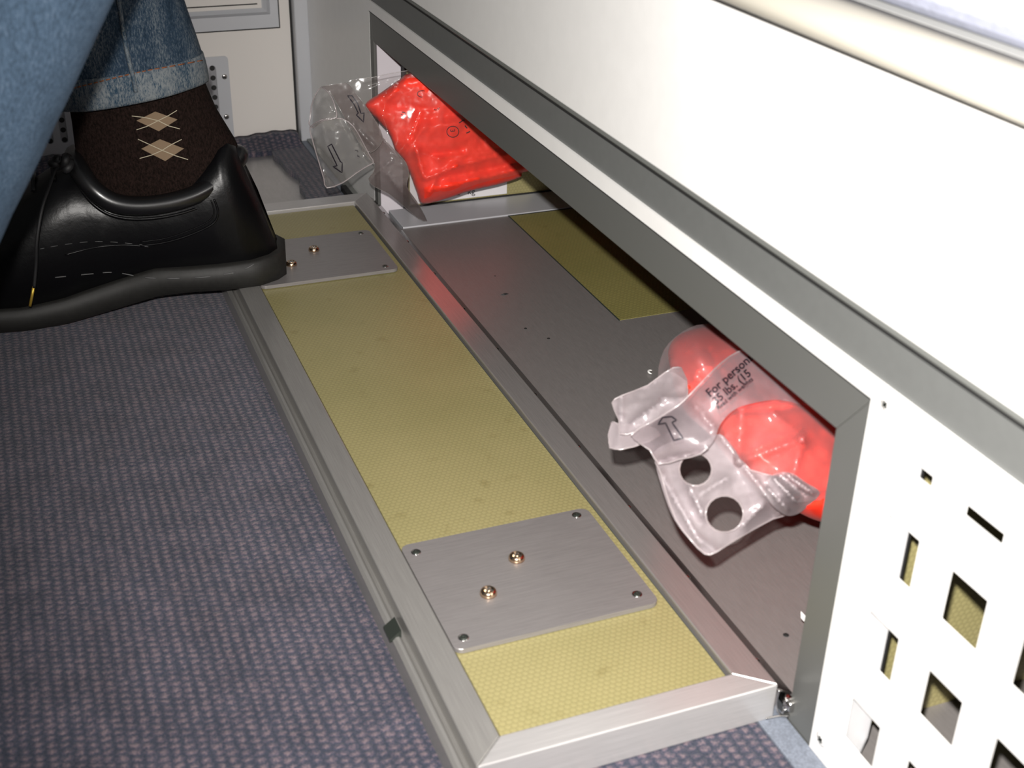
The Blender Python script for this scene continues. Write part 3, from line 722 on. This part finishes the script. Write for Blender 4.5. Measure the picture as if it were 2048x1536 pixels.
# bend the print with the strip: it flattens towards the right
def bend(V, org, k):
    out = []
    for x, y in V:
        d = max(0, (x-org[0])); out.append((x+.0*d, y - k*0*d*d))
    return out
printed('label_print', pr, t2, INK, v2, .0016, P2)
arr = ribbon([(1316, 849), (1325, 835), (1343, 833), (1353, 840), (1344, 845), (1366, 876), (1348, 881), (1331, 846)], 3.0, True)
printed('arrow_print', [arr], t2, INK, v2, .0014, P2)

# farther vest: stands in the far corner of the compartment
P1 = Plane((.04, .660, .045), (0, -1, -.10))
v1 = empty('life_vest_pouch', (.06, .70, FZ), label='farther red life vest in clear plastic at the far end of the open compartment', cat='life vest')
def z3(a, b): return (560+a/3.4133, 100+b/3.4133)
o1 = [z3(580, 372), z3(690, 290), z3(810, 205), z3(880, 160), z3(1100, 150), z3(1400, 300), z3(1700, 520), z3(1860, 700), z3(1800, 800), z3(1660, 835), z3(1640, 868), z3(1500, 915), z3(1300, 960), z3(1150, 1010), z3(975, 1048), z3(930, 960), z3(890, 850), z3(840, 745), z3(790, 690), z3(740, 560), z3(640, 450)]
Z = lambda l: [(*z3(a, b), h) for a, b, h in l]
c1 = Z([(580, 372, .004), (810, 205, .004), (880, 160, .004), (1700, 520, .0), (1660, 835, .004), (975, 1048, .004), (840, 745, .004), (1000, 300, .012), (870, 480, .010), (1150, 560, .016), (1000, 700, .014), (1300, 800, .012), (1150, 930, .016), (930, 900, .010), (1400, 600, .008)])
zs = lambda a, b: (z3(*a), z3(*b))
r1 = [(*zs((740, 330), (800, 260)), .006, 4), (*zs((720, 380), (1050, 400)), -.007, 6), (*zs((960, 530), (1240, 500)), .006, 7), (*zs((830, 740), (960, 560)), .006, 4), (*zs((900, 620), (960, 430)), -.005, 3), (*zs((960, 470), (1330, 430)), -.005, 5), (*zs((930, 680), (975, 850)), .010, 4), (*zs((950, 690), (1090, 740)), .007, 4), (*zs((1090, 740), (1500, 690)), .005, 5), (*zs((1000, 720), (1240, 690)), -.008, 5),
      (*zs((990, 880), (1200, 790)), .007, 3), (*zs((1200, 790), (1600, 700)), .006, 3), (*zs((1090, 880), (1640, 770)), -.005, 3), (*zs((1010, 960), (1640, 810)), .006, 4), (*zs((975, 1040), (1080, 860)), .006, 4), (*zs((740, 560), (830, 740)), .004, 4)]
red1, h1, ol1, _ = sheet('folded_vest', o1, c1, P1, RED, v1, ridges=[(a, b, h*.75, w*1.9) for a, b, h, w in r1], noi=(.0022, 30, 2), pillow=(.014, 22, .010), step=4)
# clear film
oc1 = [z3(455, 225), z3(640, 185), z3(855, 143), z3(1000, 150), z3(1300, 330), z3(1680, 780), z3(1640, 845), z3(1350, 915), z3(1000, 1052), z3(950, 1060), z3(905, 1010), z3(860, 930), z3(870, 850), z3(770, 720), z3(620, 560), z3(520, 400)]
cc1 = Z([(455, 225, .006), (855, 143, .012), (1300, 330, .034), (1680, 780, .020), (1000, 1052, .020), (870, 900, .026), (770, 720, .030), (620, 560, .020), (520, 400, .012), (700, 300, .022), (850, 500, .032), (1000, 600, .036), (1100, 450, .034), (1200, 700, .036), (1050, 850, .038), (680, 240, .012)])
rc1 = [(*zs((600, 240), (850, 165)), .004, 3), (*zs((600, 310), (720, 270)), .005, 3), (*zs((720, 330), (700, 450)), .006, 3), (*zs((700, 450), (760, 620)), .006, 3), (*zs((960, 420), (870, 620)), .007, 3), (*zs((870, 620), (780, 740)), .006, 3), (*zs((780, 210), (700, 330)), .006, 2), (*zs((820, 200), (800, 250)), .005, 2), (*zs((935, 685), (985, 860)), .006, 3), (*zs((935, 685), (1090, 745)), .004, 3), (*zs((700, 540), (750, 610)), .006, 2)]
cov1, hc1, olc1, _ = sheet('plastic_pouch', oc1, cc1, P1, BAGC_T, v1, ridges=[(a, b, h*.8, w*1.7) for a, b, h, w in rc1], noi=(.0005, 20, 6), step=4)
# smoky tail of the pouch hanging to the floor
ot = [z3(690, 590), z3(760, 660), z3(860, 770), z3(878, 860), z3(862, 930), z3(930, 1030), z3(1003, 1168), z3(940, 1145), z3(850, 1070), z3(740, 980), z3(640, 930), z3(605, 880), z3(640, 830), z3(640, 770), z3(560, 690), z3(590, 560)]
ct = Z([(690, 590, .030), (860, 770, .040), (862, 930, .038), (1003, 1168, -.012), (850, 1070, .004), (605, 880, .020), (640, 770, .028), (560, 690, .018), (740, 850, .034)])
tail, ht, olt, _ = sheet('smoky_flap', ot, ct, P1, BAGC_L, v1, ridges=[(*zs((650, 840), (760, 760)), .004, 3), (*zs((740, 850), (860, 1000)), .004, 4), (*zs((870, 900), (990, 1150)), .003, 3)], noi=(.001, 14, 4), step=4)
# upper arrow band
oa = [z3(283, 252), z3(370, 235), z3(455, 225), z3(520, 300), z3(590, 390), z3(660, 500), z3(700, 590), z3(680, 650), z3(620, 700), z3(560, 660), z3(500, 560), z3(440, 460), z3(380, 350), z3(335, 285)]
ca = Z([(283, 252, .018), (455, 225, .022), (590, 390, .034), (700, 590, .040), (620, 700, .036), (500, 560, .030), (380, 350, .024), (335, 285, .018), (480, 400, .034)])
band, hba, ola, _ = sheet('arrow_band', oa, ca, P1, BAGC_L, v1, ridges=[(*zs((460, 470), (640, 655)), .005, 3)], noi=(.0006, 14, 4), step=4)
# rolled loop at the upper left
olp = [z3(283, 255), z3(330, 290), z3(360, 340), z3(378, 400), z3(385, 462), z3(300, 480), z3(225, 530), z3(198, 500), z3(205, 470), z3(215, 380), z3(245, 300)]
cl = Z([(283, 255, .018), (360, 340, .034), (385, 462, .040), (300, 480, .038), (200, 500, .016), (215, 380, .012), (290, 390, .034), (250, 440, .020)])
loop, hlo, ollo, _ = sheet('rolled_loop', olp, cl, P1, BAGC, v1, ridges=[(*zs((255, 310), (250, 400)), .005, 3), (*zs((300, 300), (350, 400)), .005, 3), (*zs((330, 430), (380, 420)), .005, 2)], noi=(.0006, 16, 4), step=4)
# lower arrow flap
of = [z3(265, 485), z3(330, 468), z3(425, 470), z3(500, 520), z3(560, 620), z3(612, 720), z3(640, 765), z3(600, 790), z3(520, 840), z3(430, 905), z3(320, 942), z3(300, 880), z3(270, 780), z3(240, 680), z3(215, 590), z3(205, 530)]
cf = Z([(265, 485, .034), (425, 470, .036), (560, 620, .036), (640, 765, .038), (520, 840, .032), (320, 942, .022), (270, 780, .020), (205, 530, .020), (380, 650, .040), (430, 800, .036)])
flp, hfl, olfl, _ = sheet('arrow_flap', of, cf, P1, BAGC, v1, ridges=[(*zs((225, 560), (320, 930)), .004, 2), (*zs((440, 480), (600, 780)), .003, 3), (*zs((290, 530), (330, 700)), .003, 4), (*zs((505, 520), (640, 730)), .004, 3)], noi=(.0008, 16, 3), step=4)
for ol_, hf_ in ((olfl, hfl), (ollo, hlo)): rimtube('film_edge', ol_, hf_, P1, .0006, v1)
for ol_, hf_ in ((olt[:60], ht), (ola, hba), (olc1[:12], hc1), (olc1[-28:], hc1)): rimtube('film_edge', ol_, hf_, P1, .00035, v1, False, BAGC)
ta = bvh([band]); tf = bvh([flp]); tr = bvh([red1, cov1])
a1 = ribbon([z3(462, 313), z3(492, 312), z3(530, 365), z3(552, 432), z3(574, 430), z3(570, 492), z3(522, 444), z3(534, 430), z3(505, 370)], 2.4, True)
a2 = ribbon([z3(326, 658), z3(352, 643), z3(412, 762), z3(425, 772), z3(423, 838), z3(362, 796), z3(390, 790)], 2.4, True)
printed('arrow_print', [a1], ta, INK, v1, .0012, P1); printed('arrow_print', [a2], tf, INK, v1, .0012, P1)
printed('label_print', [text_poly('F', z3(545, 735), (.35, -.9), 9), text_poly('3', z3(530, 700), (.35, -.9), 9)], tf, INK, v1, .0006, P1)
cx, cy = z3(1180, 558); circ = ribbon([(cx+12*math.cos(a), cy+11*math.sin(a)) for a in np.linspace(0, 6.28, 29)[:-1]], 1.5, True)
cx2, cy2 = z3(972, 300); circ2 = ribbon([(cx2+10*math.cos(a), cy2+6.5*math.sin(a)) for a in np.linspace(1.6, 5.2, 18)], 1.4)
pr1 = [circ, circ2, text_poly('3', (cx-5.5, cy-5), (.12, 1), 14)]
for a, b in ((z3(1222, 498), z3(1245, 485)), (z3(1262, 515), z3(1278, 535)), (z3(1272, 568), z3(1298, 556)), (z3(1262, 525), z3(1270, 520)), (z3(1240, 482), z3(1262, 478))): pr1.append(ribbon([a, b], 2.2))
for i in range(9):
    a = (812+rnd.uniform(-3, 14)*1.0-8, 226+rnd.uniform(-4, 12)); pr1.append(ribbon([a, (a[0]+2.5, a[1]+1.5)], 1.5))
for i in range(6):
    a = (868+i*2.0+rnd.uniform(-1, 1), 219-i*.6+rnd.uniform(-1.5, 1.5)); pr1.append(ribbon([a, (a[0]+1.5, a[1]+1.8)], 1.4))
printed('vest_print', pr1, bvh([red1]), INK, v1, .0008, P1)

# ================================================================== PERSON
person = empty('person', (-.25, .6, 0), label='person in blue jeans, brown patterned sock and black lace-up shoe standing on the carpet', cat='person')
Hh = Vector((-.119, .587, 0)); dv = Vector((-.978, .208, 0)).normalized(); nv = Vector((dv.y, -dv.x, 0))
if nv.y < 0: nv = -nv
def interp(x, t): 
    xs = [a for a, *_ in t]; return [float(np.interp(x, xs, [r[i] for r in t])) for i in range(1, len(t[0]))]
# s, sole half width, bottom z, welt z, upper half width, top z, squareness
SH = [(0, .012, .022, .045, .010, .130, .42), (.006, .022, .022, .045, .021, .136, .42), (.02, .033, .022, .045, .031, .134, .42), (.045, .039, .022, .0445, .0355, .121, .45), (.075, .040, .022, .0435, .036, .107, .45), (.10, .038, .019, .043, .0355, .1055, .45), (.125, .038, .012, .036, .036, .1085, .5),
      (.15, .041, .006, .029, .038, .1225, .95), (.17, .045, .002, .024, .043, .117, .9), (.20, .050, 0, .020, .048, .098, .85), (.23, .052, 0, .020, .049, .078, .8), (.26, .047, .001, .021, .044, .066, .7), (.285, .035, .004, .024, .032, .058, .65), (.298, .020, .006, .026, .018, .046, .6), (.304, .006, .008, .028, .005, .036, .6)]
def make_shoe(par, xf):
    rings = []; soles = []; N = 28
    for s in list(np.linspace(0, .304, 46)):
        hs, zb, zw, hw, zt, q = interp(s, SH)
        r = []
        for i in range(N):
            a = math.pi*2*i/N; c, sn = math.cos(a), math.sin(a)
            if sn >= 0:
                bul = 1+.06*math.sin(math.pi*min(1, sn))
                yv = hw*math.copysign(abs(c)**(q if q < .7 else .85), c)*bul*(1-.12*sn*(1 if s < .13 else 0)); zv = zw + (zt-zw)*abs(sn)**(.55 if s > .13 else .42)
            else: yv = hw*math.copysign(abs(c)**.5, c); zv = zw-.002*abs(sn)
            r.append(xf(s+.002+max(0, zv-.055)*.37*max(0, 1-s/.07), yv, zv))
        rings.append(r)
        b = []
        for yv, zv in ((-hs-.001, zb+.0015), (-hs-.003, (zb+zw)/2), (-hs-.002, zw-.001), (-hs+.002, zw+.0005), (hs-.002, zw+.0005), (hs+.002, zw-.001), (hs+.003, (zb+zw)/2), (hs+.001, zb+.0015), (hs-.003, zb), (-hs+.003, zb)): b.append(xf(s*1.02-.004, yv, zv))
        soles.append(b)
    up = rings_mesh('shoe', rings, LEATHER, par)
    rings_mesh('sole', soles, RUBBER, up)
    return up
def xf1(s, l, z): return Hh + dv*s + nv*l + Vector((0, 0, z))
shoe = make_shoe(person, xf1)
ts = bvh([shoe])
# padded collar round the ankle opening
half = [(478, 309, .600), (462, 334, .588), (436, 362, .577), (390, 390, .5700), (330, 407, .5665), (270, 412, .5655), (222, 403, .5665), (186, 378, .571), (162, 345, .581), (150, 322, .597)]
nearp = [hit(px, py, 1, yv) for px, py, yv in half]
mid = (nearp[0]+nearp[-1])/2
farp = [Vector((p.x, 1.208-p.y, p.z)) for p in nearp[::-1]]
cr = [Vector(tuple(p)) for p in crom([tuple(p) for p in nearp+farp[1:-1]], 5)]
tube('collar', cr, .0076, LEATHER_C, shoe, 14, True)
tube('collar_piping', [p+Vector((0, 0, -.0095))+Vector(((p-mid).x, (p-mid).y, 0)).normalized()*.0032 for p in cr], .0012, LEATHER, shoe, 6, True)
def surf_line(pts, off, tree=ts, n=6):
    out = []
    for p in crom(pts, n, False):
        q = on(tree, p[0], p[1], off)
        if q is not None: out.append(q)
    return out
ln_ = surf_line([(428, 398), (436, 425), (425, 448), (380, 470), (330, 485), (280, 492)], .0004)
if len(ln_) > 3: tube('quarter_seam', ln_, .0009, LEATHER, shoe, 6)
ln_ = surf_line([(422, 400), (428, 424), (418, 442), (376, 462), (330, 477), (280, 484)], .0002)
if len(ln_) > 3: tube('quarter_seam', ln_, .0006, LEATHER, shoe, 6)
ln_ = surf_line([(130, 510), (190, 495), (250, 490), (300, 494)], .0002)
if len(ln_) > 3: tube('quarter_seam', ln_, .0007, LEATHER, shoe, 6)
STITCH = mat('grey_stitch', (.10, .10, .10), .6)
def stitches(name, pts, tree, par, M, dash=2, gap=2, r=.0005, off=.0004, n=8):
    c = crom(pts, n, False); L = []; i = 0
    while i+dash < len(c):
        q = [on(tree, p[0], p[1], off) for p in c[i:i+dash+1]]
        if all(v is not None for v in q): L.append(q)
        i += dash+gap
    if L: return tubes(name, L, r, M, par, 5, kind='stuff')
stitches('welt_stitching', [(110, 555), (180, 548), (230, 545), (290, 555), (350, 557), (430, 552), (490, 538), (530, 512)], bvh([shoe]+[c for c in shoe.children if c.name.startswith('sole')]), shoe, STITCH, 3, 3)
stitches('side_stitching', [(80, 498), (130, 489), (190, 483), (250, 486), (300, 492)], ts, shoe, STITCH, 2, 2, .0003)
# laces
PL = Plane((0, .552, 0), (0, -1, 0))
def L3(p, h=0): return PL.at(p[0], p[1], h)
kn = []
for i in range(60):
    a = i/60*2*math.pi; kn.append(PL.at(122+16*math.cos(a)+3*math.cos(5*a), 326+9*math.sin(2*a)+5*math.sin(3*a), -.03+.006*math.sin(4*a)))
tube('lace_knot', kn, .0030, LACEM, shoe, 8, True)
tube('shoelace', [PL.at(x, y, h) for x, y, h in [tuple(v) for v in crom([(112, 335, -.026), (98, 375, -.012), (86, 410, -.002), (78, 450, .004), (73, 490, .006), (72, 530, .004), (68, 575, .004)], 6, False)]], .0013, LACEM, shoe, 8)
tube('shoelace', [PL.at(x, y, h) for x, y, h in [tuple(v) for v in crom([(130, 325, -.03), (150, 318, -.04), (165, 312, -.05)], 6, False)]], .0022, LACEM, shoe, 8)
tube('aglet', [PL.at(67.5, 573, .0035), PL.at(64, 592, .0035), PL.at(60, 612, .0035)], .0011, GOLD, shoe, 8)
for i in range(4):
    s = .150+.016*i; _, _, _, hw, zt, _ = interp(s, SH)
    tube('shoelace', [xf1(s+.002+.006*k, l, zt+.0012-((l/.03)**2)*.010) for k, l in ((0, -.020), (.5, 0), (1, .020))], .0018, LACEM, shoe, 7)

# sock
def ell(cx, cy, z, rx, ry, n=40, tilt=(0, 0)):
    return [Vector((cx+rx*math.cos(a), cy+ry*math.sin(a), z+tilt[0]*rx*math.cos(a)+tilt[1]*ry*math.sin(a))) for a in [2*math.pi*i/n for i in range(n)]]
KS = [(.050, -.203, .605, .052, .029), (.075, -.203, .606, .060, .031), (.10, -.205, .606, .0640, .0325), (.13, -.2065, .605, .0620, .034), (.16, -.2135, .604, .0545, .036), (.19, -.219, .603, .0505, .038), (.225, -.228, .602, .0500, .040)]
rg = []
for z in np.linspace(.050, .225, 30):
    cx, cy, rx, ry = interp(z, [(k[0], *k[1:]) for k in KS]); rg.append(ell(cx, cy, z, rx, ry))
sock = rings_mesh('sock', rg, SOCK, person)
tk = bvh([sock])
def diamond(pts):
    P = []; n = 6; a, b, c, d = [np.array(p, float) for p in pts]
    for i in range(n+1):
        for j in range(n+1):
            u, v_ = i/n, j/n; P.append(tuple((a*(1-u)+b*u)*(1-v_)+(d*(1-u)+c*u)*v_))
    return P, [(i*(n+1)+j, i*(n+1)+j+1, (i+1)*(n+1)+j+1, (i+1)*(n+1)+j) for i in range(n) for j in range(n)]
z6 = lambda a, b: (a/4.267, b/4.267)
for q in ((z6(1325, 952), z6(1515, 1020), z6(1355, 1120), z6(1165, 1030)), (z6(1365, 1188), z6(1570, 1268), z6(1410, 1375), z6(1205, 1270))):
    printed('sock_diamond', [diamond(q)], tk, TAN, sock, .0005)
yl = []
for pts in ([(1125, 990), (1240, 1003), (1350, 1030), (1440, 1075), (1535, 1100)], [(1510, 942), (1440, 985), (1340, 1035), (1250, 1080), (1165, 1108)], [(1178, 1188), (1280, 1235), (1390, 1285), (1500, 1330), (1605, 1362)], [(1550, 1190), (1460, 1235), (1380, 1285), (1290, 1325), (1192, 1352)]):
    yl.append(ribbon([z6(*p) for p in pts], 1.5))
printed('sock_yarn_lines', yl, tk, CRM, sock, .0009)

# body: the lower legs inside the clothes, one continuous mesh
def leg_rings(path, n=24):
    out = []
    for i, (p, r) in enumerate(path):
        a = Vector(path[max(i-1, 0)][0]); b = Vector(path[min(i+1, len(path)-1)][0]); t = (b-a).normalized()
        u = Vector((0, 1, 0)); u = (u-t*u.dot(t)).normalized(); v_ = t.cross(u)
        out.append([Vector(p)+u*(r[1]*math.sin(2*math.pi*k/n))+v_*(r[0]*math.cos(2*math.pi*k/n)) for k in range(n)])
    return out
def add_rings(bm, rings):
    VS = [[bm.verts.new(v) for v in r] for r in rings]; n = len(rings[0])
    for j in range(len(VS)-1):
        for i in range(n): bm.faces.new((VS[j][i], VS[j][(i+1) % n], VS[j+1][(i+1) % n], VS[j+1][i]))
    bm.faces.new(VS[0][::-1]); bm.faces.new(VS[-1])
# far trouser leg
def jean(z): return interp(z, [(.17, -.2195, .603, .0565, .056), (.20, -.2235, .603, .0565, .056), (.25, -.2345, .602, .0575, .057), (.33, -.258, .598, .062, .062), (.45, -.300, .59, .070, .070), (.56, -.345, .57, .078, .074), (.70, -.385, .56, .086, .084), (.85, -.405, .53, .095, .092), (1.0, -.41, .48, .10, .10)])
rg = []
def cuffz(x, y): return .1765+.13*(x+.2195)-.16*(y-.603)
NN = 72
def jring(z, dz=0, grow=0, cuff=False, seed=0):
    cx, cy, rx, ry = jean(z); r = []
    for i in range(NN):
        a = 2*math.pi*i/NN; f = 1 + .018*math.sin(3*a+z*40)+.010*math.sin(7*a+z*25)*(1 if z < .24 else .6)
        x = cx+(rx+grow)*math.cos(a)*f; yv = cy+(ry+grow)*math.sin(a)*f
        wgt = max(0, 1-(z-.1765)/.10)
        r.append(Vector((x, yv, z + wgt*(cuffz(x, yv)-.1765))))
    return r
rg = [jring(z) for z in np.concatenate([np.linspace(.1765, .25, 16), np.linspace(.26, 1.0, 34)])]
# inner wall so that the cuff is a hollow tube
inner = [jring(z, grow=-.0022) for z in (.24, .21, .1768)]
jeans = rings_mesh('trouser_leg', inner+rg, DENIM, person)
hem = rings_mesh('hem', [jring(z, grow=g) for z, g in ((.200, .0003), (.1995, .0010), (.192, .0014), (.184, .0013), (.1775, .0010), (.1755, 0), (.1757, -.0025), (.199, -.0025), (.200, .0003))], HEM, jeans, False)
tj = bvh([jeans, hem])
q = []
for p in crom([(232, -20), (240, 20), (246, 60), (255, 110), (264, 145), (272, 184)], 8, False):
    v_ = on(tj, p[0], p[1], .0001)
    if v_ is not None: q.append(v_)
if len(q) > 3: tube('side_seam', q, .0016, HEM, jeans, 8)
stitches('hem_stitching', [(148, 176), (180, 168), (220, 158), (262, 148), (300, 140), (350, 131), (408, 120)], tj, jeans, ORTHR, 2, 1, .0005, .0002, 10)
# near trouser leg: slanting shin in the foreground
NP = []
e0 = Vector((-.2612, .2, .3301)); dl = Vector((.52, 0, .854)).normalized(); off = Vector((-.854, 0, .52)).normalized()
for t, r in ((-.355, .062), (-.30, .063), (-.22, .066), (-.14, .070), (-.06, .073), (.02, .074), (.12, .078), (.24, .088)):
    bow = -.03*(t+.05)**2/.09
    NP.append(((e0+dl*t+off*(r+.0+bow*0)), (r, r*1.05)))
NP += [(Vector(p), (r, r*1.03)) for p, r in (((-.216, .235, .70), .092), ((-.27, .30, .85), .099), ((-.31, .36, .99), .104))]
near = leg_rings(NP, 40)
rs = []
for j in range(len(near)-1):
    for k in range(5):
        rs.append([near[j][i].lerp(near[j+1][i], k/5) for i in range(40)])
rs.append(near[-1])
rs = [[v_ + (v_-sum(r, Vector())/len(r)).normalized()*(.0022*noise.fractal(v_*14, .8, 2, 2)) for v_ in r] for r in rs]
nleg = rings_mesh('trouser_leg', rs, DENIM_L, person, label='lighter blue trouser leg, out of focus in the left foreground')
bm = bmesh.new()
shin = [(((-.203, .605, .10)), (.030, .024)), (((-.215, .604, .16)), (.034, .028)), (((-.235, .602, .25)), (.042, .040)), (((-.30, .59, .45)), (.052, .050)), (((-.345, .57, .555)), (.055, .055)), ((-.385, .56, .70), (.062, .062)), ((-.405, .53, .85), (.07, .07)), ((-.41, .48, .99), (.08, .08))]
nearc = [((p), (r[0]*.72, r[1]*.72)) for p, r in NP]
add_rings(bm, leg_rings(shin))
foot2 = nearc[0][0]
add_rings(bm, leg_rings([(Vector((foot2.x-.045, .2, .045)), (.028, .028))] + nearc))
from_bm('body', bm, SKIN, person, True)
# second shoe and sock, below the near leg
F2 = Vector((NP[0][0].x+.055, .2, 0))
def xf2(s, l, z): return F2 + Vector((-1, 0, 0))*s + Vector((0, -1, 0))*l + Vector((0, 0, z - .022*max(0, 1-s/.16)))
sh2 = make_shoe(person, xf2)
rings_mesh('sock', [ell(F2.x-.085+.02*k, .2, .04+.035*k, .058-.005*k, .034) for k in range(4)], SOCK, person)
